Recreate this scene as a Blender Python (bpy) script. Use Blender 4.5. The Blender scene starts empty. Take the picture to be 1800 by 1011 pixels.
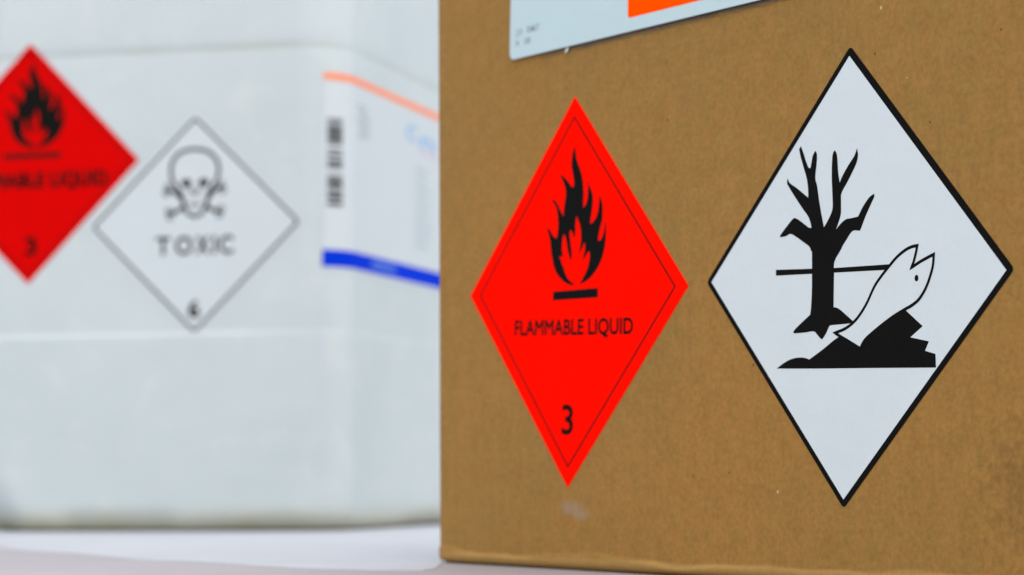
import bpy, bmesh, math, random
from mathutils import Vector, Matrix
from mathutils.geometry import tessellate_polygon
scene = bpy.context.scene
# ---------------------------------------------------------------- camera
cd = bpy.data.cameras.new('camera'); cam = bpy.data.objects.new('camera', cd); scene.collection.objects.link(cam)
PITCH = 0.0857955; ROLL = -0.00614369
Fw = Vector((0, math.cos(PITCH), math.sin(PITCH))); Up = Vector((0, -math.sin(PITCH), math.cos(PITCH))); Rt = Vector((1, 0, 0))
R2 = Rt * math.cos(ROLL) + Up * math.sin(ROLL); U2 = -Rt * math.sin(ROLL) + Up * math.cos(ROLL)
cam.matrix_world = Matrix(((R2.x, U2.x, -Fw.x, 0), (R2.y, U2.y, -Fw.y, 0), (R2.z, U2.z, -Fw.z, 0.0330247), (0, 0, 0, 1)))
cd.sensor_width = 36; cd.lens = 3893.035 / 1800 * 36; cd.clip_start = 0.02; cd.clip_end = 200
cd.dof.use_dof = True; cd.dof.focus_distance = 0.655; cd.dof.aperture_fstop = 14.0; cd.dof.aperture_blades = 0
scene.camera = cam
# ---------------------------------------------------------------- light
SUN_EL = math.radians(62); SUN_AZ = math.radians(152)      # azimuth clockwise from +Y: behind the camera, to the left
w = bpy.data.worlds.new('World'); scene.world = w; w.use_nodes = True
nt = w.node_tree; bg = nt.nodes['Background']
sky = nt.nodes.new('ShaderNodeTexSky'); sky.sky_type = 'NISHITA'; sky.sun_disc = False
sky.sun_elevation = SUN_EL; sky.sun_rotation = SUN_AZ; sky.air_density = 1.0; sky.dust_density = 3.0; sky.ozone_density = 1.0
nt.links.new(sky.outputs[0], bg.inputs['Color']); bg.inputs['Strength'].default_value = 0.085
sl = bpy.data.lights.new('sun', 'SUN'); sun = bpy.data.objects.new('sun', sl); scene.collection.objects.link(sun)
sl.energy = 2.3; sl.angle = math.radians(165); sl.color = (1.0, 0.94, 0.86)
sd = Vector((math.sin(SUN_AZ) * math.cos(SUN_EL), math.cos(SUN_AZ) * math.cos(SUN_EL), math.sin(SUN_EL)))
sun.rotation_euler = (-sd).to_track_quat('-Z', 'Y').to_euler()
scene.view_settings.view_transform = 'Standard'; scene.view_settings.look = 'None'
scene.view_settings.exposure = 1.0; scene.view_settings.gamma = 1.0
scene.render.engine = 'CYCLES'
# ---------------------------------------------------------------- traced outlines, mm in each label's own frame
FL = [(0.85,52.75),(1.28,50.43),(1.9,47.78),(3.14,45.73),(4.67,43.34),(5.8,40.99),(6.59,38.01),(6.93,34.75),(6.89,32.49),(6.74,29.9),(8.27,30.79),(9.19,32.67),(9.57,35.23),(9.62,37.17),(9.34,38.48),(9.01,39.79),(10.34,37.76),(11.84,35.73),(12.77,33.74),(12.9,31.48),(12.63,29.24),(12.03,26.7),(11.43,23.84),(13.24,24.39),(15.02,25.9),(16.19,28.08),(16.69,30.29),(16.85,32.21),(16.86,33.65),(18.21,32.12),(18.95,30.16),(19.18,28.23),(19.1,25.68),(18.65,23.79),(18.22,23.01),(17.17,20.51),(16.73,18.61),(16.99,17.38),(18.67,18.04),(19.74,19.75),(20.52,21.62),(20.85,23.52),(21.14,24.94),(21.5,22.53),(21.54,19.66),(21.24,16.49),(20.23,13.03),(18.64,10.22),(16.18,7.43),(12.85,4.98),(8.9,3.17),(4.77,2.42),(6.3,3.41),(8.25,5.45),(10.02,7.64),(11.14,10.18),(11.52,12.41),(11.12,14.2),(9.45,12.82),(8.05,11.58),(6.81,10.5),(7.45,12.25),(8.18,14.48),(8.42,16.08),(7.97,17.39),(7.04,15.82),(5.65,14.26),(4.24,12.86),(5.04,14.93),(5.54,17.5),(5.64,19.76),(5.33,22.05),(4.44,24.36),(2.6,27.06),(2.24,25.61),(2.07,23.83),(2.03,21.56),(1.7,18.97),(0.79,19.99),(-0.13,21.34),(-1.34,22.31),(-1.58,20.75),(-1.15,18.45),(-0.47,15.81),(-0.04,13.52),(-0.25,10.92),(-1.6,12.6),(-2.8,14.93),(-3.73,17.91),(-4.51,19.91),(-5.6,20.84),(-6.25,19.01),(-6.53,16.72),(-6.4,14.75),(-5.69,12.92),(-6.87,12.74),(-8.13,13.08),(-6.8,10.83),(-5.18,8.48),(-3.74,6.15),(-1.48,4.06),(1.97,2.49),(1.11,2.1),(-2.74,2.79),(-6.34,4.36),(-9.39,6.43),(-11.58,8.97),(-12.89,12.04),(-13.9,15.06),(-14.49,18.06),(-15.44,20.91),(-17.26,24.15),(-14.78,22.77),(-12.78,20.79),(-10.45,19.52),(-9.74,21.47),(-9.48,24.42),(-9.77,27.4),(-10.18,28.9),(-10.97,30.92),(-12.41,32.49),(-14.58,34.11),(-11.84,33.55),(-9.68,31.67),(-7.8,29.42),(-5.95,27.45),(-5.87,30.3),(-5.19,32.89),(-4.74,35.48),(-5.24,37.81),(-6.69,40.21),(-8.99,43.06),(-6.15,41.81),(-3.42,39.99),(-1.29,38.14),(0.08,37.56),(0.5,39.07),(-0.12,41.72),(-0.96,44.07),(-1.35,46.71),(-0.92,49.63),(-0.09,51.2)]
BAR = [(-11.87,0.15),(17.08,0.76),(17.19,-2.65),(-12.06,-3.07)]
TREE = [(-22.76,41.2),(-21.5,38.89),(-20.23,36.28),(-18.99,34.34),(-17.91,33.99),(-17.41,35.69),(-16.87,37.77),(-15.71,39.23),(-15.03,38.02),(-15.14,35.14),(-15.64,30.94),(-14.68,28.19),(-13.7,23.91),(-12.41,19.24),(-11.14,15.17),(-9.03,17.54),(-7.18,20.49),(-7.08,23.53),(-7.48,28.12),(-7.69,32.32),(-7.45,37.25),(-6.56,38.71),(-5.66,37.5),(-5.2,34.81),(-4.84,31.74),(-4.01,28.35),(-2.8,30.47),(-0.01,33.67),(2.49,36.13),(3.31,37.5),(3.75,38.37),(4.12,36.57),(3.66,34.54),(2.29,32.38),(-0.47,28.8),(-3.14,25.57),(-3.38,23.31),(-3.3,19.9),(-3.77,17.85),(-5.76,13.89),(-3.5,15.83),(-0.89,17.21),(1.77,17.45),(4.76,17.78),(7.05,20.84),(9.68,23.3),(11.71,24.22),(11.83,23.54),(10.11,21.04),(7.96,17.8),(5.8,13.99),(5.13,13.72),(2.14,13.67),(-0.64,11.09),(-2.88,8.73),(-4.55,6.53),(-2.45,8.95),(-5.95,4.7),(-6.11,0.4),(-6.09,-9.4),(-4.64,-9.59),(-2.86,-10.27),(-0.04,-11.93),(3.23,-13.89),(1.95,-14.17),(-2.57,-14.46),(-7.15,-14.71),(-8.12,-15.26),(-9.4,-17.19),(-11.02,-18.91),(-11.68,-18.82),(-13.38,-17.6),(-15.22,-16.5),(-19.8,-16.85),(-24.57,-17.08),(-24.93,-16.64),(-22.91,-15.12),(-16.88,-11.48),(-16.54,-8.87),(-16.27,-3.22),(-16.53,7.69),(-17.02,8.36),(-17.8,9.71),(-20.83,11.38),(-26.64,14.08),(-29.37,13.57),(-32.13,13.31),(-32.26,13.7),(-29.73,15.86),(-26.44,18.42),(-25.05,18.82),(-23.1,18.06),(-20.66,16.78),(-18.54,15.6),(-16.93,15.33),(-17.38,17.0),(-18.63,19.19),(-20.77,21.23),(-24.48,24.93),(-28.54,29.27),(-29.18,30.28),(-29.02,31.45),(-27.95,30.01),(-24.56,28.24),(-20.89,26.07),(-18.7,24.78),(-18.82,27.3),(-19.5,30.82),(-21.09,34.41),(-22.68,38.01),(-23.46,40.41)]
WL = [(-34.12,3.0),(-6.89,2.67),(20.43,3.0),(17.38,1.35),(-6.86,1.24),(-34.07,1.13)]
FISH = [(-5.12,-17.14),(-0.59,-15.97),(3.23,-14.1),(6.37,-11.6),(9.46,-8.06),(12.51,-3.5),(15.56,-0.44),(18.91,2.38),(22.23,4.97),(25.84,6.91),(28.54,7.75),(30.93,8.02),(30.37,5.91),(29.52,3.47),(28.54,1.65),(32.51,3.37),(37.91,5.22),(37.62,1.97),(36.44,-1.25),(34.74,-4.46),(32.13,-7.47),(29.17,-9.26),(25.59,-10.64),(20.75,-12.64),(15.87,-15.08),(12.17,-17.14),(9.07,-19.01),(7.58,-20.48),(6.6,-21.95),(1.43,-19.82),(-3.47,-17.87)]
EYE = [(30.82,-1.46),(31.65,-1.48),(30.83,-2.44)]
MOUND = [(-32.97,-28.2),(-29.87,-26.63),(-26.44,-25.34),(-23.01,-24.76),(-19.61,-24.75),(-17.09,-25.27),(-10.94,-22.27),(-3.46,-18.39),(1.39,-18.12),(6.47,-16.04),(18.88,-11.15),(26.31,-10.77),(33.65,-15.46),(28.46,-18.69),(36.33,-19.88),(34.79,-22.6),(39.15,-23.53),(39.46,-27.45),(13.02,-27.73),(-12.8,-28.07)]
SHEET = [(-0.2577, 1.1181), (-0.2337, 1.0612), (-0.1919, 0.9987), (-0.1539, 0.9236), (-0.1122, 0.8745), (-0.0807, 0.8261), (-0.0521, 0.8067), (-0.0324, 0.8038), (-0.028, 0.8131), (-0.028, 0.8726)]
# ---------------------------------------------------------------- helpers
def link(o, parent=None):
    scene.collection.objects.link(o)
    if parent: o.parent = parent
    return o

def mesh_obj(name, verts, faces, mat, parent=None, smooth=False, label=None, stuff=None):
    me = bpy.data.meshes.new(name)
    me.from_pydata([tuple(v) for v in verts], [], faces); me.update()
    if mat: me.materials.append(mat)
    for p in me.polygons: p.use_smooth = smooth
    o = bpy.data.objects.new(name, me)
    if label: o['label'] = label
    if stuff: o['kind'] = stuff
    return link(o, parent)

def smooth_path(pts, n=4, corner=42.0, closed=True):
    """Catmull-Rom through the points, sharp where the outline turns hard."""
    N = len(pts); out = []
    P = [Vector((p[0], p[1])) for p in pts]
    def is_corner(i):
        if not closed and (i == 0 or i == N - 1): return True
        a = P[i] - P[i - 1]; b = P[(i + 1) % N] - P[i]
        if a.length < 1e-6 or b.length < 1e-6: return True
        return a.angle(b) > math.radians(corner)
    C = [is_corner(i) for i in range(N)]
    for i in range(N if closed else N - 1):
        p1, p2 = P[i], P[(i + 1) % N]
        p0 = p1 if C[i] else P[i - 1]
        p3 = p2 if C[(i + 1) % N] else P[(i + 2) % N]
        for k in range(n):
            t = k / n
            v = 0.5 * ((2 * p1) + (p2 - p0) * t + (2 * p0 - 5 * p1 + 4 * p2 - p3) * t * t + (3 * p1 - p0 - 3 * p2 + p3) * t ** 3)
            out.append((v.x, v.y))
    if not closed: out.append(tuple(P[-1]))
    return out

def ribbon(path, width, closed=True):
    """Outline stroke -> quads in the plane."""
    N = len(path); P = [Vector(p) for p in path]; V = []; F = []
    for i in range(N):
        a = P[i] - P[i - 1] if (closed or i > 0) else P[1] - P[0]
        b = P[(i + 1) % N] - P[i] if (closed or i < N - 1) else P[i] - P[i - 1]
        a = a.normalized(); b = b.normalized()
        na = Vector((-a.y, a.x)); nb = Vector((-b.y, b.x)); m = na + nb
        m = na if m.length < 1e-4 else m.normalized()
        w = width / 2 / max(0.42, m.dot(na))
        V += [P[i] + m * w, P[i] - m * w]
    for i in range(N if closed else N - 1):
        j = (i + 1) % N
        F.append((2 * i, 2 * i + 1, 2 * j + 1, 2 * j))
    return [tuple(v) for v in V], F

def fill(path):
    tris = tessellate_polygon([[Vector((p[0], p[1], 0)) for p in path]])
    return list(path), [tuple(t) for t in tris]

def merge(*shapes):
    V = []; F = []
    for v, f in shapes:
        k = len(V); V += list(v); F += [tuple(i + k for i in q) for q in f]
    return V, F

def rounded_poly(pts, r, n=6):
    out = []; N = len(pts)
    for i in range(N):
        p = Vector(pts[i]); a = (Vector(pts[i - 1]) - p).normalized(); b = (Vector(pts[(i + 1) % N]) - p).normalized()
        for k in range(n + 1):
            t = k / n
            v = (p + a * r) * (1 - t) ** 2 + p * 2 * t * (1 - t) + (p + b * r) * t ** 2
            out.append((v.x, v.y))
    return out

def diamond(d): return [(0, d), (-d, 0), (0, -d), (d, 0)]

def xf(shape, cx=0, cy=0, rot=0, sx=1, sy=1):
    c, s = math.cos(rot), math.sin(rot)
    return [(cx + x * sx * c - y * sy * s, cy + x * sx * s + y * sy * c) for x, y in shape[0]], shape[1]

def text_shape(body, x0, x1, base, cap, bold=0.0, spacing=1.0, weight=0.0):
    """Lettering as flat polygons fitted between x0..x1, on a baseline, with cap height."""
    def get(s):
        cu = bpy.data.curves.new('lettering', 'FONT'); cu.body = s; cu.size = 1; cu.offset = bold
        cu.space_character = spacing; cu.resolution_u = 5
        ob = bpy.data.objects.new('lettering', cu); scene.collection.objects.link(ob)
        dg = bpy.context.evaluated_depsgraph_get(); me = bpy.data.meshes.new_from_object(ob.evaluated_get(dg))
        V = [(v.co.x, v.co.y) for v in me.vertices]; F = [tuple(p.vertices) for p in me.polygons]
        bpy.data.objects.remove(ob); bpy.data.curves.remove(cu); bpy.data.meshes.remove(me)
        return V, F
    V, F = get(body); H, _ = get('H')
    h0 = min(v[1] for v in H); h1 = max(v[1] for v in H)
    a = min(v[0] for v in V); b = max(v[0] for v in V)
    sx = (x1 - x0) / (b - a); sy = cap / (h1 - h0)
    V = [(x0 + (x - a) * sx, base + (y - h0) * sy) for x, y in V]
    if weight:      # thicken the strokes along the glyph outline
        count = {}
        for f in F:
            for i in range(len(f)):
                k = tuple(sorted((f[i], f[(i + 1) % len(f)]))); count[k] = count.get(k, 0) + 1
        V = list(V); F = list(F)
        for (i, j), c in count.items():
            if c != 1: continue
            p = Vector(V[i]); q = Vector(V[j]); d = q - p
            if d.length < 1e-6: continue
            d.normalize(); nn = Vector((-d.y, d.x)) * weight / 2; e = d * weight * 0.35
            k = len(V); V += [tuple(p - e + nn), tuple(p - e - nn), tuple(q + e - nn), tuple(q + e + nn)]; F.append((k, k + 1, k + 2, k + 3))
    return V, F

MM = 0.001
def flat_part(name, shape, y, mat, parent, label=None):
    """Printed film on the plane: x,z in mm, y in mm (negative is towards the viewer)."""
    V, F = shape
    vv = [(v[0] * MM, y * MM, v[1] * MM) for v in V]; ff = []
    for f in F:      # wind every face so that it looks along -Y
        ar = 0
        for i in range(len(f)):
            p = V[f[i]]; q = V[f[(i + 1) % len(f)]]; ar += p[0] * q[1] - q[0] * p[1]
        ff.append(f if ar > 0 else f[::-1])
    return mesh_obj(name, vv, ff, mat, parent, label=label)

def sheet_part(name, path, y_back, y_front, mat, parent, label=None, grid=None):
    """A label with real thickness."""
    V, F = fill(path); n = len(path)
    vv = [(v[0] * MM, y_front * MM, v[1] * MM) for v in V] + [(v[0] * MM, y_back * MM, v[1] * MM) for v in V]
    area = sum(path[i][0] * path[(i + 1) % n][1] - path[(i + 1) % n][0] * path[i][1] for i in range(n))
    ff = []
    for f in F:
        ar = sum(V[f[i]][0] * V[f[(i + 1) % 3]][1] - V[f[(i + 1) % 3]][0] * V[f[i]][1] for i in range(3))
        ff.append(f if ar > 0 else f[::-1])
    for i in range(n):
        j = (i + 1) % n
        q = (i, i + n, j + n, j)
        ff.append(q if area > 0 else q[::-1])
    return mesh_obj(name, vv, ff, mat, parent, label=label)

# ---------------------------------------------------------------- materials
def new_mat(name):
    m = bpy.data.materials.new(name); m.use_nodes = True
    nt = m.node_tree; b = nt.nodes['Principled BSDF']
    return m, nt, b
def N(nt, typ, **kw):
    n = nt.nodes.new(typ)
    for k, v in kw.items():
        if k in n.inputs: n.inputs[k].default_value = v
        else: setattr(n, k, v)
    return n
def coords(nt, scale=(1, 1, 1)):
    tc = N(nt, 'ShaderNodeTexCoord'); mp = N(nt, 'ShaderNodeMapping'); mp.inputs['Scale'].default_value = scale
    nt.links.new(tc.outputs['Object'], mp.inputs['Vector']); return mp.outputs['Vector']
def noise(nt, vec, scale, detail=3, rough=0.55):
    n = N(nt, 'ShaderNodeTexNoise'); n.inputs['Scale'].default_value = scale; n.inputs['Detail'].default_value = detail
    n.inputs['Roughness'].default_value = rough; nt.links.new(vec, n.inputs['Vector']); return n.outputs['Fac']
def ramp(nt, fac, stops):
    r = N(nt, 'ShaderNodeValToRGB'); e = r.color_ramp.elements
    while len(e) < len(stops): e.new(0.5)
    for k, (p, c) in enumerate(stops):
        e[k].position = p; e[k].color = c if len(c) == 4 else (*c, 1)
    nt.links.new(fac, r.inputs['Fac']); return r.outputs['Color']
def mixc(nt, fac, a, b, mode='MIX'):
    m = N(nt, 'ShaderNodeMix', data_type='RGBA', blend_type=mode)
    for s, v in ((m.inputs[0], fac), (m.inputs[6], a), (m.inputs[7], b)):
        if hasattr(v, 'links'): nt.links.new(v, s)
        else: s.default_value = v if isinstance(v, (int, float)) else (*v, 1)
    return m.outputs[2]
def bump(nt, b, h, strength, dist, prev=None):
    n = N(nt, 'ShaderNodeBump'); n.inputs['Strength'].default_value = strength; n.inputs['Distance'].default_value = dist
    nt.links.new(h, n.inputs['Height'])
    if prev: nt.links.new(prev, n.inputs['Normal'])
    nt.links.new(n.outputs['Normal'], b.inputs['Normal']); return n.outputs['Normal']
def sep(nt, vec):
    s = N(nt, 'ShaderNodeSeparateXYZ'); nt.links.new(vec, s.inputs[0]); return s.outputs
def mathn(nt, op, a, b=0.0, clamp=False):
    m = N(nt, 'ShaderNodeMath', operation=op, use_clamp=clamp)
    for s, v in ((m.inputs[0], a), (m.inputs[1], b)):
        if hasattr(v, 'links'): nt.links.new(v, s)
        else: s.default_value = v
    return m.outputs[0]

def paper(name, col, rough=0.55, var=0.05, spec=0.3, speck=False, coat=0.0):
    m, nt, b = new_mat(name); v = coords(nt)
    n1 = noise(nt, v, 55, 4); n2 = noise(nt, v, 900, 2)
    lo = tuple(c * (1 - var) for c in col); hi = tuple(min(1, c * (1 + var)) for c in col)
    c = ramp(nt, n1, [(0.3, lo), (0.7, hi)])
    c = mixc(nt, 0.5, c, ramp(nt, n2, [(0.35, tuple(x * (1 - var * 1.2) for x in col)), (0.65, hi)]))
    nt.links.new(c, b.inputs['Base Color'])
    b.inputs['Roughness'].default_value = rough; b.inputs['Specular IOR Level'].default_value = spec
    b.inputs['Coat Weight'].default_value = coat; b.inputs['Coat Roughness'].default_value = 0.3
    h = mathn(nt, 'ADD', mathn(nt, 'MULTIPLY', noise(nt, v, 40, 3), 1.0), mathn(nt, 'MULTIPLY', noise(nt, v, 1500, 2), 0.04))
    bump(nt, b, h, 0.35, 0.0012)
    return m

def cardboard():
    m, nt, b = new_mat('kraft_cardboard'); v = coords(nt)
    big = noise(nt, v, 9, 3); mid = noise(nt, v, 130, 5, 0.7); fine = noise(nt, v, 520, 4, 0.7)
    c = ramp(nt, mid, [(0.30, CARD_LO), (0.5, CARD_MID), (0.70, CARD_HI)])
    c = mixc(nt, 0.55, c, ramp(nt, fine, [(0.32, tuple(x * 0.80 for x in CARD_MID)), (0.5, CARD_MID), (0.68, tuple(x * 1.19 for x in CARD_MID))]))
    c = mixc(nt, mathn(nt, 'MULTIPLY', ramp(nt, big, [(0.36, (0, 0, 0)), (0.64, (1, 1, 1))]), 0.8), c, mixc(nt, 1.0, c, (1.12, 1.05, 0.92), 'MULTIPLY'))
    # greenish / reddish fibre patches
    hue = noise(nt, v, 150, 3); c = mixc(nt, 0.2, c, mixc(nt, 1.0, c, ramp(nt, hue, [(0.36, (0.86, 1.05, 0.85)), (0.5, (1, 1, 1)), (0.64, (1.16, 0.93, 0.93))]), 'MULTIPLY'))
    # faint corrugation flutes, running upright
    w = N(nt, 'ShaderNodeTexWave'); w.wave_type = 'BANDS'; w.bands_direction = 'X'
    w.inputs['Scale'].default_value = 47; w.inputs['Distortion'].default_value = 1.1; w.inputs['Detail'].default_value = 2; w.inputs['Detail Scale'].default_value = 0.6
    nt.links.new(v, w.inputs['Vector'])
    vs = coords(nt, (1, 1, 0.06)); streak = noise(nt, vs, 70, 3)
    c = mixc(nt, 0.02, c, mixc(nt, 1.0, c, ramp(nt, w.outputs['Fac'], [(0.0, (0.55, 0.55, 0.55)), (1.0, (1.3, 1.3, 1.3))]), 'MULTIPLY'))
    c = mixc(nt, 0.05, c, mixc(nt, 1.0, c, ramp(nt, streak, [(0.3, (0.72, 0.72, 0.7)), (0.7, (1.25, 1.25, 1.25))]), 'MULTIPLY'))
    # dark and pale specks
    vo = N(nt, 'ShaderNodeTexVoronoi'); vo.inputs['Scale'].default_value = 95; nt.links.new(v, vo.inputs['Vector'])
    keep = N(nt, 'ShaderNodeSeparateColor'); nt.links.new(vo.outputs['Color'], keep.inputs[0])
    dot = mathn(nt, 'MULTIPLY', mathn(nt, 'LESS_THAN', vo.outputs['Distance'], 0.045), mathn(nt, 'GREATER_THAN', keep.outputs[0], 0.72))
    c = mixc(nt, mathn(nt, 'MULTIPLY', dot, 0.75), c, (0.05, 0.03, 0.02))
    dot2 = mathn(nt, 'MULTIPLY', mathn(nt, 'LESS_THAN', vo.outputs['Distance'], 0.05), mathn(nt, 'LESS_THAN', keep.outputs[0], 0.10))
    c = mixc(nt, mathn(nt, 'MULTIPLY', dot2, 0.6), c, (0.6, 0.45, 0.25))
    # rubbed fold along the bottom
    s = sep(nt, v)
    edge = mathn(nt, 'ADD', s[2], mathn(nt, 'MULTIPLY', mathn(nt, 'SUBTRACT', noise(nt, coords(nt, (1, 1, 0)), 22, 2), 0.5), 0.004))
    rub = mathn(nt, 'SUBTRACT', 1.0, mathn(nt, 'MULTIPLY', mathn(nt, 'SUBTRACT', edge, 0.0042), 1400), True)
    rub = mathn(nt, 'MULTIPLY', mathn(nt, 'MINIMUM', rub, 1.0), 0.5)
    c = mixc(nt, rub, c, (0.37, 0.225, 0.070))
    # grey rub mark low under the red diamond
    def soft_patch(cx, cz, rx, rz, col, amt, c):
        vv = N(nt, 'ShaderNodeCombineXYZ')
        nt.links.new(mathn(nt, 'DIVIDE', mathn(nt, 'SUBTRACT', s[0], cx), rx), vv.inputs[0])
        nt.links.new(mathn(nt, 'DIVIDE', mathn(nt, 'SUBTRACT', s[2], cz), rz), vv.inputs[2])
        ln = N(nt, 'ShaderNodeVectorMath', operation='LENGTH'); nt.links.new(vv.outputs[0], ln.inputs[0])
        d = mathn(nt, 'ADD', ln.outputs['Value'], mathn(nt, 'MULTIPLY', mathn(nt, 'SUBTRACT', noise(nt, v, 260, 3), 0.5), 2.6))
        f = mathn(nt, 'MULTIPLY', mathn(nt, 'SUBTRACT', 1.1, d, True), amt)
        return mixc(nt, f, c, col)
    c = soft_patch(0.0940, 0.0225, 0.008, 0.0030, (0.29, 0.235, 0.20), 0.5, c)
    c = soft_patch(0.1000, 0.0200, 0.007, 0.0028, (0.29, 0.235, 0.20), 0.42, c)
    c = soft_patch(0.318, 0.030, 0.016, 0.020, (0.15, 0.075, 0.022), 0.45, c)  # darker brown patch low at the right of the front panel
    nt.links.new(c, b.inputs['Base Color'])
    b.inputs['Roughness'].default_value = 0.75; b.inputs['Specular IOR Level'].default_value = 0.22
    h = mathn(nt, 'ADD', mathn(nt, 'MULTIPLY', fine, 0.10), mathn(nt, 'ADD', mathn(nt, 'MULTIPLY', w.outputs['Fac'], 0.05), mathn(nt, 'MULTIPLY', noise(nt, v, 22, 3), 1.2)))
    bump(nt, b, h, 0.5, 0.0011)
    return m

def plastic_body():
    m, nt, b = new_mat('milky_plastic'); v = coords(nt)
    n1 = noise(nt, v, 6, 4); n2 = noise(nt, v, 45, 4)
    c = ramp(nt, n1, [(0.32, (0.40, 0.458, 0.468)), (0.68, (0.435, 0.492, 0.506))])
    c = mixc(nt, mathn(nt, 'MULTIPLY', ramp(nt, n2, [(0.52, (0, 0, 0)), (0.75, (1, 1, 1))]), 0.25), c, (0.55, 0.56, 0.50))
    s = sep(nt, v)
    # grime that has settled round the foot
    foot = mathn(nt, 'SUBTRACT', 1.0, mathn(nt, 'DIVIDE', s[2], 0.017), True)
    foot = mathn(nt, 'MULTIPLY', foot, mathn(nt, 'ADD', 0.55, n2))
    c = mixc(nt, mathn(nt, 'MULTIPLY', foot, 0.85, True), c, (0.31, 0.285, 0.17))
    gr = mathn(nt, 'SUBTRACT', 1.0, mathn(nt, 'DIVIDE', mathn(nt, 'ABSOLUTE', mathn(nt, 'SUBTRACT', s[2], 0.3105)), 0.0028), True)  # overhang shade along the upper groove, painted in as a yellowish tone
    gr = mathn(nt, 'MULTIPLY', gr, ramp(nt, noise(nt, coords(nt, (1, 1, 0.2)), 11, 2), [(0.35, (0, 0, 0)), (0.6, (1, 1, 1))]))
    c = mixc(nt, mathn(nt, 'MULTIPLY', gr, 0.45), c, (0.40, 0.39, 0.28))
    nt.links.new(c, b.inputs['Base Color'])
    b.inputs['Roughness'].default_value = 0.42; b.inputs['Specular IOR Level'].default_value = 0.4
    b.inputs['Subsurface Weight'].default_value = 0.25; b.inputs['Subsurface Radius'].default_value = (0.006, 0.006, 0.006)
    b.inputs['Subsurface Scale'].default_value = 1.0
    bump(nt, b, mathn(nt, 'ADD', noise(nt, v, 9, 3), mathn(nt, 'MULTIPLY', noise(nt, v, 160, 2), 0.02)), 0.5, 0.006)
    return m

CARD_LO = (0.200, 0.107, 0.0250); CARD_MID = (0.262, 0.141, 0.0325); CARD_HI = (0.318, 0.172, 0.0425)
M = dict(
    card=cardboard(),
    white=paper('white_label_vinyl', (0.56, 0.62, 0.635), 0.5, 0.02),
    placard=paper('pale_blue_card', (0.455, 0.585, 0.605), 0.5, 0.02),
    red=paper('fluorescent_red_vinyl', (0.96, 0.0045, 0.0008), 0.65, 0.05, 0.0),
    red2=paper('red_vinyl', (0.50, 0.00035, 0.00035), 0.6, 0.03, 0.02),
    orange=paper('orange_ink', (0.99, 0.075, 0.0), 0.65, 0.01, 0.0),
    ink=paper('black_ink', (0.0055, 0.0055, 0.0048), 0.65, 0.12, 0.03),
    grey_ink=paper('faded_grey_ink', (0.22, 0.27, 0.30), 0.6, 0.1, 0.2),
    blue=paper('blue_ink', (0.0005, 0.028, 0.50), 0.6, 0.05, 0.02),
    light_blue=paper('light_blue_ink', (0.20, 0.36, 0.58), 0.5, 0.05, 0.15),
    pink=paper('pink_ink', (0.50, 0.38, 0.45), 0.5, 0.05, 0.15),
    salmon=paper('faded_orange_ink', (0.74, 0.20, 0.075), 0.5, 0.05, 0.15),
    plastic=plastic_body(),
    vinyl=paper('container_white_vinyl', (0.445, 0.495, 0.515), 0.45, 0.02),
    glue=paper('dried_glue_and_shade', (0.105, 0.060, 0.025), 0.35, 0.5, 0.5),
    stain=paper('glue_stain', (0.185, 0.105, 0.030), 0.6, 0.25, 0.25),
    tape=paper('parcel_tape', (0.33, 0.20, 0.08), 0.25, 0.05, 0.5),
    cap=paper('red_cap_plastic', (0.45, 0.02, 0.02), 0.4, 0.05, 0.5),
)

def floor_mat():
    m, nt, b = new_mat('mauve_grey_floor'); v = coords(nt)
    c = ramp(nt, noise(nt, v, 7, 5), [(0.3, (0.26, 0.253, 0.272)), (0.7, (0.32, 0.313, 0.337))])
    c = mixc(nt, mathn(nt, 'MULTIPLY', ramp(nt, noise(nt, v, 240, 3), [(0.5, (0, 0, 0)), (0.8, (1, 1, 1))]), 0.4), c, (0.24, 0.20, 0.20))
    nt.links.new(c, b.inputs['Base Color']); b.inputs['Roughness'].default_value = 0.6
    bump(nt, b, noise(nt, v, 300, 3), 0.3, 0.001); return m
def sheet_mat():
    m, nt, b = new_mat('white_plastic_sheet'); vs = coords(nt, (1, 4.5, 1)); v = coords(nt)
    c = ramp(nt, noise(nt, vs, 9, 4), [(0.3, (0.3256, 0.3552, 0.3996)), (0.6, (0.3922, 0.4218, 0.4588))])
    c = mixc(nt, mathn(nt, 'MULTIPLY', ramp(nt, noise(nt, vs, 24, 3), [(0.55, (0, 0, 0)), (0.72, (1, 1, 1))]), 0.5), c, (0.2886, 0.2886, 0.3108))
    nt.links.new(c, b.inputs['Base Color']); b.inputs['Roughness'].default_value = 0.45
    bump(nt, b, noise(nt, vs, 14, 3), 0.6, 0.004); return m

# ---------------------------------------------------------------- the setting
fl = mesh_obj('floor', [(-30, -30, 0), (30, -30, 0), (30, 30, 0), (-30, 30, 0)], [(0, 1, 2, 3)], floor_mat())
fl['kind'] = 'structure'; fl['label'] = 'pale mauve grey floor under the box and the container'

# ---------------------------------------------------------------- cardboard box
CORNER = Vector((-0.029384, 0.877132, 0.0)); YAW = 1.01008
box = bpy.data.objects.new('cardboard_box', None); link(box)
box.location = CORNER; box.rotation_euler = (0, 0, -YAW)
box['label'] = 'brown cardboard box in the foreground with red flame and white dead tree labels'
box['category'] = 'box'
BW, BD, BH = 420.0, 300.0, 315.0

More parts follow.
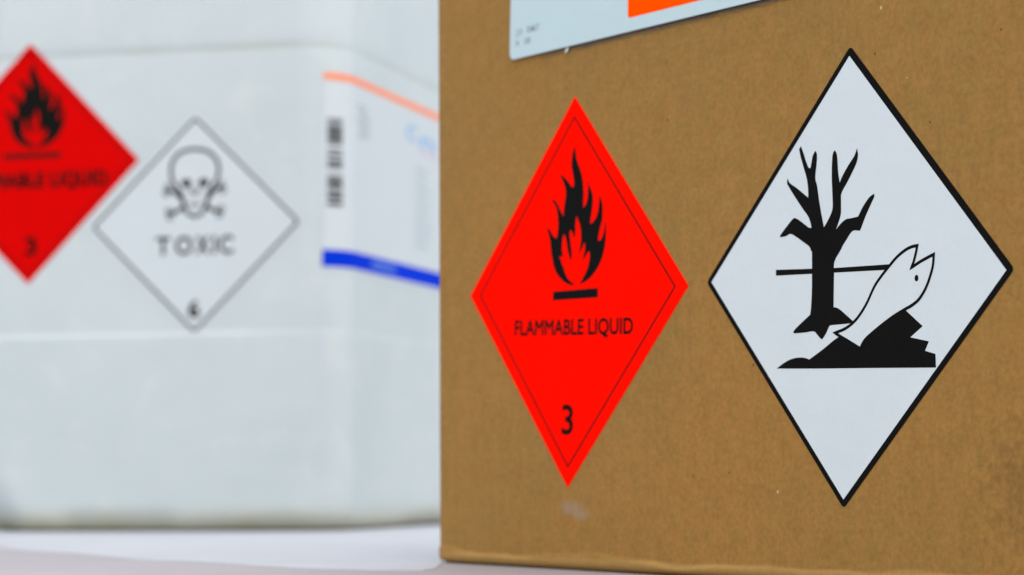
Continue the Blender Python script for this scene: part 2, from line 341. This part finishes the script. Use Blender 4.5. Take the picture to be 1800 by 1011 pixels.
def lip_height(u):
    return 4.3 + 1.3 * math.exp(-((u - 112) / 34) ** 2) - 1.5 * math.exp(-((u - 160) / 22) ** 2) + 1.6 * math.exp(-((u + 0) / 9) ** 2) \
        + 0.45 * math.sin(u * 0.071 + 1) + 0.3 * math.sin(u * 0.19)
def box_shell(path, normals, us, lip=True):
    """path: plan points in mm; lofted upward with the bulged bottom fold."""
    zs = [0, 0.7, 0.8, 1.0, 1.4, 2.0, 2.6, 3.2, 3.7, 4.2, 4.7, 5.2, 5.7, 6.2, 6.8, 7.6, 9, 12, 18, 30, 60, 110, 170, 230, 290, BH - 1, BH]
    V = []; F = []
    for (x, y), (nx, ny), u in zip(path, normals, us):
        for z in zs:
            lh = lip_height(u)
            t = max(0, min(1, (lh + 0.9 - z) / 1.8)); d = 0.75 * (t * t * (3 - 2 * t)) * (0.75 + 0.25 * math.sin(u * 0.05))
            if z < 0.75: d -= 6.0        # gap under the fold, on the recessed base flaps
            elif z < 3.0: d -= 2.0 * (1 - math.sqrt(max(0, 1 - (1 - (z - 0.75) / 2.25) ** 2)))
            d += 0.10 * math.sin(u * 0.021 + z * 0.03) * min(1, z / 20) * 0.3
            V.append(((x + nx * d) * MM, (y + ny * d) * MM, z * MM))
    m = len(zs)
    for i in range(len(path) - 1):
        for k in range(m - 1):
            F.append((i * m + k, (i + 1) * m + k, (i + 1) * m + k + 1, i * m + k + 1))
    return V, F
# front panel carries half of each scored corner
def arc(cx, cy, r, a0, a1, n):
    return [((cx + r * math.cos(a0 + (a1 - a0) * k / n), cy + r * math.sin(a0 + (a1 - a0) * k / n)), (math.cos(a0 + (a1 - a0) * k / n), math.sin(a0 + (a1 - a0) * k / n))) for k in range(n + 1)]
R = 1.6
def panel(name, seq, u0, label=None):
    us = []; acc = u0; prev = None
    for (p, n) in seq:
        if prev: acc += math.dist(prev, p)
        us.append(acc); prev = p
    V, F = box_shell([p for p, n in seq], [n for p, n in seq], us)
    return mesh_obj(name, V, F, M['card'], box, smooth=True, label=label)
PI = math.pi
front = arc(R, R, R, PI * 1.25, PI * 1.5, 4) + [((R + (BW - 2 * R) * k / 170, 0), (0, -1)) for k in range(1, 170)] + arc(BW - R, R, R, PI * 1.5, PI * 1.75, 4)
right = arc(BW - R, R, R, PI * 1.75, PI * 2, 4) + [((BW, R + (BD - 2 * R) * k / 60), (1, 0)) for k in range(1, 60)] + arc(BW - R, BD - R, R, 0, PI * .25, 4)
back = arc(BW - R, BD - R, R, PI * .25, PI * .5, 4) + [((BW - R - (BW - 2 * R) * k / 60, BD), (0, 1)) for k in range(1, 60)] + arc(R, BD - R, R, PI * .5, PI * .75, 4)
left = arc(R, BD - R, R, PI * .75, PI, 4) + [((0, BD - R - (BD - 2 * R) * k / 60), (-1, 0)) for k in range(1, 60)] + arc(R, R, R, PI, PI * 1.25, 4)
panel('front_panel', front, -1.2); panel('side_panel', right, 420); panel('back_panel', back, 720); panel('side_panel', left, -300)
def slab(name, x0, x1, y0, y1, z0, z1, mat, parent):
    V = [(x * MM, y * MM, z * MM) for z in (z0, z1) for x, y in ((x0, y0), (x1, y0), (x1, y1), (x0, y1))]
    return mesh_obj(name, V, [(3, 2, 1, 0), (4, 5, 6, 7), (0, 1, 5, 4), (1, 2, 6, 5), (2, 3, 7, 6), (3, 0, 4, 7)], mat, parent)
slab('top_flap', 0.8, BW - .8, 0.8, BD / 2 - .6, BH - 1, BH + 2.4, M['card'], box)
slab('top_flap', 0.8, BW - .8, BD / 2 + .6, BD - .8, BH - 1, BH + 2.4, M['card'], box)
slab('base_panel', 2, BW - 2, 2, BD - 2, 0.3, 2.5, M['card'], box)
slab('packing_tape', -0.1, BW + .1, BD / 2 - 24, BD / 2 + 24, BH + 2.45, BH + 2.6, M['tape'], box)

# --- labels on the front panel (local label frame in mm, diamond standing on its tip)
def frame(obj, u, z, rot):
    obj.location = (u * MM, 0, z * MM); obj.rotation_euler = (0, -rot, 0)
RED_D = 70.71; WH_D = 70.25
red = sheet_part('hazard_label', rounded_poly(diamond(RED_D), 0.5, 3), 0.05, -0.13, M['red'], box,
                 label='red diamond label reading FLAMMABLE LIQUID 3 on the brown box')
frame(red, 95.6, 100.0, math.radians(-2.82))
flat_part('border_line', ribbon(diamond(63.1), 0.68), -0.15, M['ink'], red)
flat_part('flame_symbol', fill(smooth_path(FL, 4)), -0.15, M['ink'], red)
flat_part('symbol_bar', fill(BAR), -0.15, M['ink'], red)
flat_part('lettering', text_shape('FLAMMABLE LIQUID', -37.6, 38.9, -15.6, 5.4, 0.0, 1.0, 0.40), -0.15, M['ink'], red)
flat_part('class_number', text_shape('3', -4.4, 2.6, -51.4, 10.2, 0.0, 1.0, 0.5), -0.15, M['ink'], red)

wh = sheet_part('hazard_label', rounded_poly(diamond(WH_D - 0.22), 1.6, 5), 0.05, -0.13, M['white'], box,
                label='white black-edged diamond label with dead tree and fish on the brown box')
frame(wh, 246.4, 93.33, math.radians(-2.94))
bo = rounded_poly(diamond(WH_D - 0.05), 1.6, 5); bi = rounded_poly([(-0.4, 67.2), (-67.65, 0.0), (-0.15, -67.5), (67.1, -0.25)], 0.15, 5); nb = len(bo)
flat_part('border_line', (bo + bi, [(i, (i + 1) % nb, nb + (i + 1) % nb, nb + i) for i in range(nb)]), -0.15, M['ink'], wh)
tp = smooth_path(TREE, 4)
flat_part('tree_symbol', merge(fill(tp), ribbon(tp, 0.22)), -0.17, M['ink'], wh)
flat_part('water_line', fill(WL), -0.15, M['ink'], wh)
flat_part('mound_symbol', fill(smooth_path(MOUND, 3, 30)), -0.16, M['ink'], wh)
fp = smooth_path(FISH, 4)
fish = flat_part('fish_symbol', fill(fp), -0.19, M['white'], wh)
flat_part('outline', ribbon(fp, 0.98), -0.21, M['ink'], fish)
e0, e1, e2 = EYE; rx = abs(e1[0] - e0[0]); ry = abs(e2[1] - e0[1])
flat_part('eye', fill([(e0[0] + rx * math.cos(k * PI / 12), e0[1] + ry * math.sin(k * PI / 12)) for k in range(24)]), -0.21, M['ink'], wh)

# --- stiff placard at the top, its lower edge standing a little off the box
PW, PH = 214, 118
pl = sheet_part('placard', rounded_poly([(0, 0), (PW, 0), (PW, PH), (0, PH)], 3.4, 6), 0.0, -0.5, M['placard'], box,
                label='pale blue white card with an orange block, stuck on top of the brown box')
pl.location = (56.7 * MM, -0.85 * MM, 190.6 * MM); pl.rotation_euler = (math.radians(-0.38), math.radians(1.95), 0)
flat_part('orange_block', fill(rounded_poly([(77.6, 4.7), (206, 4.7), (206, 108), (77.6, 108)], 1.6, 5)), -0.52, M['orange'], pl)
flat_part('lettering', merge(text_shape('20', 4.0, 8.6, 8.6, 2.4), text_shape('RM/7', 12.0, 20.4, 8.7, 2.6, 0.01)), -0.52, M['grey_ink'], pl)
flat_part('lettering', merge(text_shape('N', 4.3, 6.4, 4.6, 2.5, 0.02), text_shape('08', 10.2, 14.4, 4.7, 2.4, 0.01)), -0.52, M['grey_ink'], pl)
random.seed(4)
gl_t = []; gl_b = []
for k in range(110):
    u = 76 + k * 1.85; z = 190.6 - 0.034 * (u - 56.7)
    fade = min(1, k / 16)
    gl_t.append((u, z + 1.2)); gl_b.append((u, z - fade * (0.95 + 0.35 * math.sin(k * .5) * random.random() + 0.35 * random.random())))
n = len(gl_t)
flat_part('glue_shade_strip', (gl_t + gl_b, [(i, i + n, i + n + 1, i + 1) for i in range(n - 1)]), -0.10, M['glue'], box, label='dark brown line of dried glue and painted shade under the edge of the card')  # glue residue, with the shade below the card's edge painted in
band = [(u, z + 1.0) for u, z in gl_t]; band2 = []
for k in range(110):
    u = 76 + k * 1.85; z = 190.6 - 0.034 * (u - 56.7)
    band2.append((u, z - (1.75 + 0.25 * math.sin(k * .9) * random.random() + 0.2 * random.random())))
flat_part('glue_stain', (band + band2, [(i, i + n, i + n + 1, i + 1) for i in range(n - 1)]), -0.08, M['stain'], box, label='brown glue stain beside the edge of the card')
flat_part('paper_fleck', fill([(93.6, 187.6), (94.6, 187.3), (96.0, 187.9), (96.3, 189.3), (95.2, 189.0)]), -0.9, M['white'], box)

# ---------------------------------------------------------------- plastic container
CU = Vector((-0.203800, 1.420917, 0.0008)); CYAW = 0.194461
can = bpy.data.objects.new('plastic_container', None); link(can)
can.location = CU; can.rotation_euler = (0, 0, -CYAW)
can['label'] = 'blurred white plastic container behind the box with red and white hazard labels'
can['category'] = 'container'
# plan outline by arc length from the middle of the front (mm)
S0 = -32.0; HALF = 101.5; RC = 30.0; TURN = math.radians(83); SIDE = 215.0; RB = 45.0
def half_plan():
    pts = []; x = y = 0.0; h = 0.0; s = 0.0; ds = 0.5
    L1 = HALF; L2 = L1 + RC * TURN; L3 = L2 + SIDE; L4 = L3 + RB * (PI - TURN)
    while True:
        pts.append((s, x, y, h))
        if s > L4 and x <= 0: break
        if s < L1: k = 0
        elif s < L2: k = 1 / RC
        elif s < L3: k = 0
        elif s < L4: k = 1 / RB
        else: k = 0; h = PI
        h += k * ds; x += math.cos(h) * ds; y += math.sin(h) * ds; s += ds
    return pts
HP = half_plan(); SMAX = HP[-1][0]
def plan(s):
    a = abs(s - S0); sg = 1 if s >= S0 else -1
    i = min(len(HP) - 2, int(a / 0.5)); t = min(1.0, a / 0.5 - i)
    x = HP[i][1] * (1 - t) + HP[i + 1][1] * t; y = HP[i][2] * (1 - t) + HP[i + 1][2] * t; h = HP[i][3] * (1 - t) + HP[i + 1][3] * t
    return S0 + sg * x, y, sg * math.sin(h), -math.cos(h)
def sstep(a, b, x):
    t = max(0, min(1, (x - a) / (b - a))); return t * t * (3 - 2 * t)
def inset(s, z):
    i = 0.0
    amp = 1.2 * (1 - 0.75 * sstep(15, 75, s))
    i -= amp * (1 - sstep(124.6, 127.4, z))                      # lower body stands proud of the label panel
    i -= (0.8 - 0.4 * sstep(60, 90, s)) * sstep(309.5, 316, z) * (1 - sstep(330, 372, z) * 0.6)
    i += 0.25 * math.exp(-((z - 309.3) / 1.5) ** 2)
    rb = 11 + 9 * (sstep(-92, -80, s) - sstep(-22, -8, s)) + 26 * sstep(-112, -135, s) + 3 * math.sin(s * 0.03)
    if z < rb: i += (rb - math.sqrt(max(0, rb * rb - (rb - z) ** 2))) * (0.75 if rb < 15 else 0.6)
    rt = 60.0; top = 438.0
    if z > top - rt: i += rt - math.sqrt(max(0, rt * rt - (z - top + rt) ** 2))
    return i
def surf(s, z, off=0.0):
    x, y, nx, ny = plan(s); d = off - inset(s, z)
    return ((x + nx * d) * MM, (y + ny * d) * MM, z * MM)
ss = []
s = S0 - SMAX
while s < S0 + SMAX - 1: ss.append(s); s += 4.0
zs = [0, .6, 1.4, 2.4, 3.6, 5, 7, 9, 12, 15, 18, 22, 27, 33, 40, 52, 70, 90, 110, 120, 124, 124.8, 125.4, 126, 126.6, 127.2, 128, 132, 150, 180, 210, 240, 270, 295, 304, 306.5, 308, 309, 310, 311, 312, 313, 314, 318, 326, 335, 345, 360, 378, 390, 400, 410, 419, 426, 431, 435, 437.2, 438]
m = len(zs); V = [surf(a, z) for a in ss for z in zs]; F = []
for i in range(len(ss)):
    j = (i + 1) % len(ss)
    for k in range(m - 1): F.append((i * m + k, j * m + k, j * m + k + 1, i * m + k + 1))
F.append(tuple(i * m + m - 1 for i in range(len(ss)))); F.append(tuple(i * m for i in reversed(range(len(ss)))))
cb = mesh_obj('container_body', V, F, M['plastic'], can, smooth=True)
# filler neck, screw cap and carrying handle on top
def lathe(name, prof, cx, cy, mat, parent, n=40, ridges=0):
    V = []; F = []
    for i in range(n):
        a = 2 * PI * i / n
        for r, z in prof:
            rr = r * (1 + (0.02 if ridges and i % 2 else 0)); V.append(((cx + rr * math.cos(a)) * MM, (cy + rr * math.sin(a)) * MM, z * MM))
    k = len(prof)
    for i in range(n):
        j = (i + 1) % n
        for q in range(k - 1): F.append((i * k + q, j * k + q, j * k + q + 1, i * k + q + 1))
    F.append(tuple(i * k + k - 1 for i in range(n)))
    return mesh_obj(name, V, F, mat, parent, smooth=False)
lathe('screw_cap', [(30, 437), (30, 458), (28, 461), (0.5, 461)], -32, 70, M['cap'], can, 48, 1)
hv = []; hf = []
for i in range(25):
    t = i / 24; a = PI * t; cy = 170 - 62 * math.cos(a); cz = 434 + 34 * min(1, math.sin(a) * 1.5)
    for k in range(12):
        b = 2 * PI * k / 12; hv.append(((-32 + 15 * math.cos(b)) * MM, (cy + 6 * math.sin(b) * math.cos(a)) * MM, (cz + 8 * math.sin(b)) * MM))
for i in range(24):
    for k in range(12):
        hf.append((i * 12 + k, i * 12 + (k + 1) % 12, (i + 1) * 12 + (k + 1) % 12, (i + 1) * 12 + k))
mesh_obj('handle', hv, hf, M['plastic'], can, smooth=True)

def wrap(name, shape, off, mat, parent, cut=2.5, label=None, back=None):
    """Lay a flat shape (s,z in mm) on the container's curved wall."""
    V, F = shape; bm = bmesh.new()
    vs = [bm.verts.new((v[0], v[1], 0)) for v in V]
    for f in F:
        try:
            ar = sum(V[f[i]][0] * V[f[(i + 1) % len(f)]][1] - V[f[(i + 1) % len(f)]][0] * V[f[i]][1] for i in range(len(f)))
            bm.faces.new([vs[i] for i in (f if ar > 0 else f[::-1])])
        except ValueError: pass
    x0 = min(v[0] for v in V); x1 = max(v[0] for v in V); y0 = min(v[1] for v in V); y1 = max(v[1] for v in V)
    c = math.floor(x0 / cut) * cut + cut
    while c < x1:
        if (c > 72 or c < -108) or abs(c % 20) < cut:
            bmesh.ops.bisect_plane(bm, geom=bm.verts[:] + bm.edges[:] + bm.faces[:], plane_co=(c, 0, 0), plane_no=(1, 0, 0))
        c += cut
    for c in (124.6, 125.5, 126.4, 127.4, 306, 307.5, 309, 310.5, 312, 313.5, 330, 350):
        if y0 < c < y1: bmesh.ops.bisect_plane(bm, geom=bm.verts[:] + bm.edges[:] + bm.faces[:], plane_co=(0, c, 0), plane_no=(0, 1, 0))
    if back is not None:
        r = bmesh.ops.extrude_face_region(bm, geom=bm.faces[:])
        top = {v for v in r['geom'] if isinstance(v, bmesh.types.BMVert)}
    for v in bm.verts:
        o = off if (back is None or v in top) else back
        v.co = surf(v.co.x, v.co.y, o)
    me = bpy.data.meshes.new(name); bm.to_mesh(me); bm.free(); me.materials.append(mat)
    o = bpy.data.objects.new(name, me)
    if label: o['label'] = label
    return link(o, parent)
def at(shape, cx, cy): return xf(shape, cx, cy)

# red flame label, wrapped round the left corner
RCX, RCY = -115.0, 240.0
c_red = wrap('hazard_label', at(fill([(0, 79.5), (-78, 0), (0, -79.5), (76, 0)]), RCX, RCY), 0.3, M['red2'], can, back=-0.1,
             label='blurred red diamond label with flame, reading FLAMMABLE LIQUID 3, on the container')
wrap('border_line', at(ribbon([(0, 73.5), (-72, 0), (0, -73.5), (70, 0)], 0.6), RCX, RCY), 0.42, M['ink'], c_red)
fx0 = min(p[0] for p in FL); fx1 = max(p[0] for p in FL); fy0 = min(p[1] for p in FL); fy1 = max(p[1] for p in FL)
FL2 = [(-131.5 + (x - fx0) / (fx1 - fx0) * 40.0, 251 + (y - fy0) / (fy1 - fy0) * 54.5) for x, y in FL]
fl2 = smooth_path(FL2, 3)
wrap('flame_symbol', merge(fill(fl2), ribbon(fl2, 1.5)), 0.42, M['ink'], c_red)
wrap('symbol_bar', fill([(-133, 243.6), (-93, 243.6), (-93, 246.6), (-133, 246.6)]), 0.42, M['ink'], c_red)
wrap('lettering', text_shape('FLAMMABLE LIQUID', -169, -61, 224.4, 9.2, 0.0, 1.08, 1.0), 0.42, M['ink'], c_red)
wrap('class_number', text_shape('3', -117.2, -109.5, 179.6, 11.2, 0.0, 1.0, 1.0), 0.42, M['ink'], c_red)

# white TOXIC label
TX, TZ = -0.6, 196.6
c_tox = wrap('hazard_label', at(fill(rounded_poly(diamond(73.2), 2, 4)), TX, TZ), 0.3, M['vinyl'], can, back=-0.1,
             label='blurred white diamond label with skull and crossbones, reading TOXIC 6, on the container')
wrap('border_line', at(ribbon(rounded_poly(diamond(69.3), 2.0, 4), 1.55), TX, TZ), 0.42, M['ink'], c_tox)
SK = [(-0.8, 245.6), (7.7, 243.8), (13.5, 238.6), (15.4, 231.9), (13.9, 225.3), (10.5, 220.2), (8.2, 215.5), (6.9, 209.2), (4.3, 203.9), (-0.6, 201.6), (-5.4, 203.9), (-8.0, 209.7), (-9.7, 216.0), (-12.7, 220.9), (-16.3, 226.2), (-17.0, 233.0), (-15.1, 239.6), (-9.5, 244.2)]
def blob(cx, cy, rx, ry, n=14): return fill([(cx + rx * math.cos(2 * PI * k / n), cy + ry * math.sin(2 * PI * k / n)) for k in range(n)])
wrap('skull_symbol', ribbon(smooth_path(SK, 4), 2.15), 0.42, M['ink'], c_tox)
wrap('eye_socket', blob(-6.6, 223.6, 3.5, 2.8), 0.42, M['ink'], c_tox)
wrap('eye_socket', blob(5.2, 223.7, 3.5, 2.8), 0.42, M['ink'], c_tox)
wrap('nose_mark', merge(ribbon([(-4.6, 221.2), (-1.2, 215.4)], 1.5, False), ribbon([(-0.2, 215.4), (3.2, 221.2)], 1.5, False)), 0.42, M['ink'], c_tox)
wrap('teeth_mark', ribbon(smooth_path([(-4.9, 211.3), (-2.6, 209.4), (-0.6, 208.8), (1.6, 209.3), (3.9, 211.2)], 3, 60, False), 1.3, False), 0.42, M['ink'], c_tox)
for pts in ([(-18.4, 219.4), (-15.0, 218.2), (-11.4, 215.4), (-8.6, 211.2)], [(-8.6, 208.6), (-10.4, 206.6), (-13.6, 205.2), (-17.2, 203.8)],
            [(16.4, 220.2), (13.0, 218.6), (9.8, 215.6), (7.4, 211.6)], [(7.4, 209.0), (9.2, 206.8), (12.2, 205.6), (15.4, 204.4)]):
    wrap('bone_symbol', merge(ribbon(smooth_path(pts, 3, 80, False), 2.5, False)), 0.42, M['ink'], c_tox)
for cx, cy in ((-20.2, 217.2), (-19.2, 221.4), (18.3, 218.2), (17.4, 222.2), (-18.6, 205.6), (-17.6, 201.8), (17.2, 206.2), (16.0, 202.4)):
    wrap('bone_end', ribbon([(cx + 1.7 * math.cos(k * PI / 6), cy + 1.7 * math.sin(k * PI / 6)) for k in range(12)], 1.1), 0.42, M['ink'], c_tox)
xs = [(-26.6, -17.4, 'T'), (-13.4, -2.4, 'O'), (0.4, 9.2, 'X'), (12.2, 13.6, 'I'), (16.4, 25.2, 'C')]
for a, b, ch in xs:
    wrap('lettering', text_shape(ch, a, b, 177.4, 11.2, 0.0, 1.0, 0.75), 0.42, M['ink'], c_tox)
wrap('class_number', text_shape('6', -4.4, 2.6, 136.4, 10.6, 0.0, 1.0, 0.9), 0.42, M['ink'], c_tox)

# product label round the right-hand corner: orange top band, blue bottom band
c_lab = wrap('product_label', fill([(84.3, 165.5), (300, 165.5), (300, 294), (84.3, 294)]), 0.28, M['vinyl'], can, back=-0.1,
             label='blurred white product label with orange top band and blue bottom band on the container')
wrap('orange_band', fill([(84.8, 288.8), (299, 288.8), (299, 293.2), (84.8, 293.2)]), 0.42, M['salmon'], c_lab)
bb = wrap('blue_band', fill([(84.0, 167.6), (300, 167.6), (300, 178.6), (84.0, 178.6)]), 0.42, M['blue'], c_lab)
wrap('lettering', text_shape('ADR/RID', 140, 184, 171.4, 4.2, 0.0), 0.55, M['light_blue'], bb)
random.seed(11)
z = 207.0
while z < 263:
    t = random.choice((0.9, 1.4, 2.0, 2.8)); g = random.choice((0.5, 0.7, 1.1, 1.8))
    if 226.0 < z < 229.5 or 243 < z < 245: z += 2.4; continue
    wrap('barcode_bar', fill([(87.4, z), (98.4, z), (98.4, z + t), (87.4, z + t)]), 0.42, M['ink'], c_lab); z += t + g
for k in range(7):
    s0 = 116 + (k % 3) * 2; z = 275 - k * 3.3
    wrap('small_print', fill([(s0, z), (s0 + 15 + 9 * random.random(), z), (s0 + 15 + 9 * random.random(), z + 0.9), (s0, z + 0.9)]), 0.42, M['grey_ink'], c_lab)
wrap('logo', merge(text_shape('C', 206, 226, 266, 11, 0.02), text_shape('n', 234, 262, 264, 12, 0.02)), 0.42, M['light_blue'], c_lab)
wrap('logo_underline', fill([(232, 260), (270, 260), (270, 262), (232, 262)]), 0.42, M['pink'], c_lab)
for k in range(9):
    z = 247 - k * 6.6
    wrap('small_print', fill([(222, z), (240 + 22 * random.random(), z), (240 + 22 * random.random(), z + 1.1), (222, z + 1.1)]), 0.42, M['grey_ink'], c_lab)

# ---------------------------------------------------------------- white plastic sheet on the floor
near = SHEET
path = [(-1.6, 1.2), (-0.9, 1.16), (-0.5, 1.14)] + near + [(0.25, 1.06), (0.75, 1.372), (0.75, 3.2), (-1.6, 3.2)]
random.seed(2)
fine = []
for i in range(len(path)):
    a = Vector(path[i]); b = Vector(path[(i + 1) % len(path)]); n = max(1, int((b - a).length / 0.02)) if i < len(near) + 2 else 1
    for k in range(n):
        p = a.lerp(b, k / n); fine.append((p.x + random.uniform(-.001, .001) * (n > 1), p.y + random.uniform(-.003, .003) * (n > 1)))
V2, F2 = fill(fine); n = len(fine)
V = [(x, y, 0.0003) for x, y in V2] + [(x, y, 0.0) for x, y in V2]
F = []
for f in F2:
    ar = sum(V2[f[i]][0] * V2[f[(i + 1) % 3]][1] - V2[f[(i + 1) % 3]][0] * V2[f[i]][1] for i in range(3)); F.append(f if ar > 0 else f[::-1])
F += [(i, i + n, (i + 1) % n + n, (i + 1) % n) for i in range(n)]
sh = mesh_obj('plastic_sheet', V, F, sheet_mat())
sh['label'] = 'thin white sheet lying on the floor under the plastic container'; sh['category'] = 'sheet'
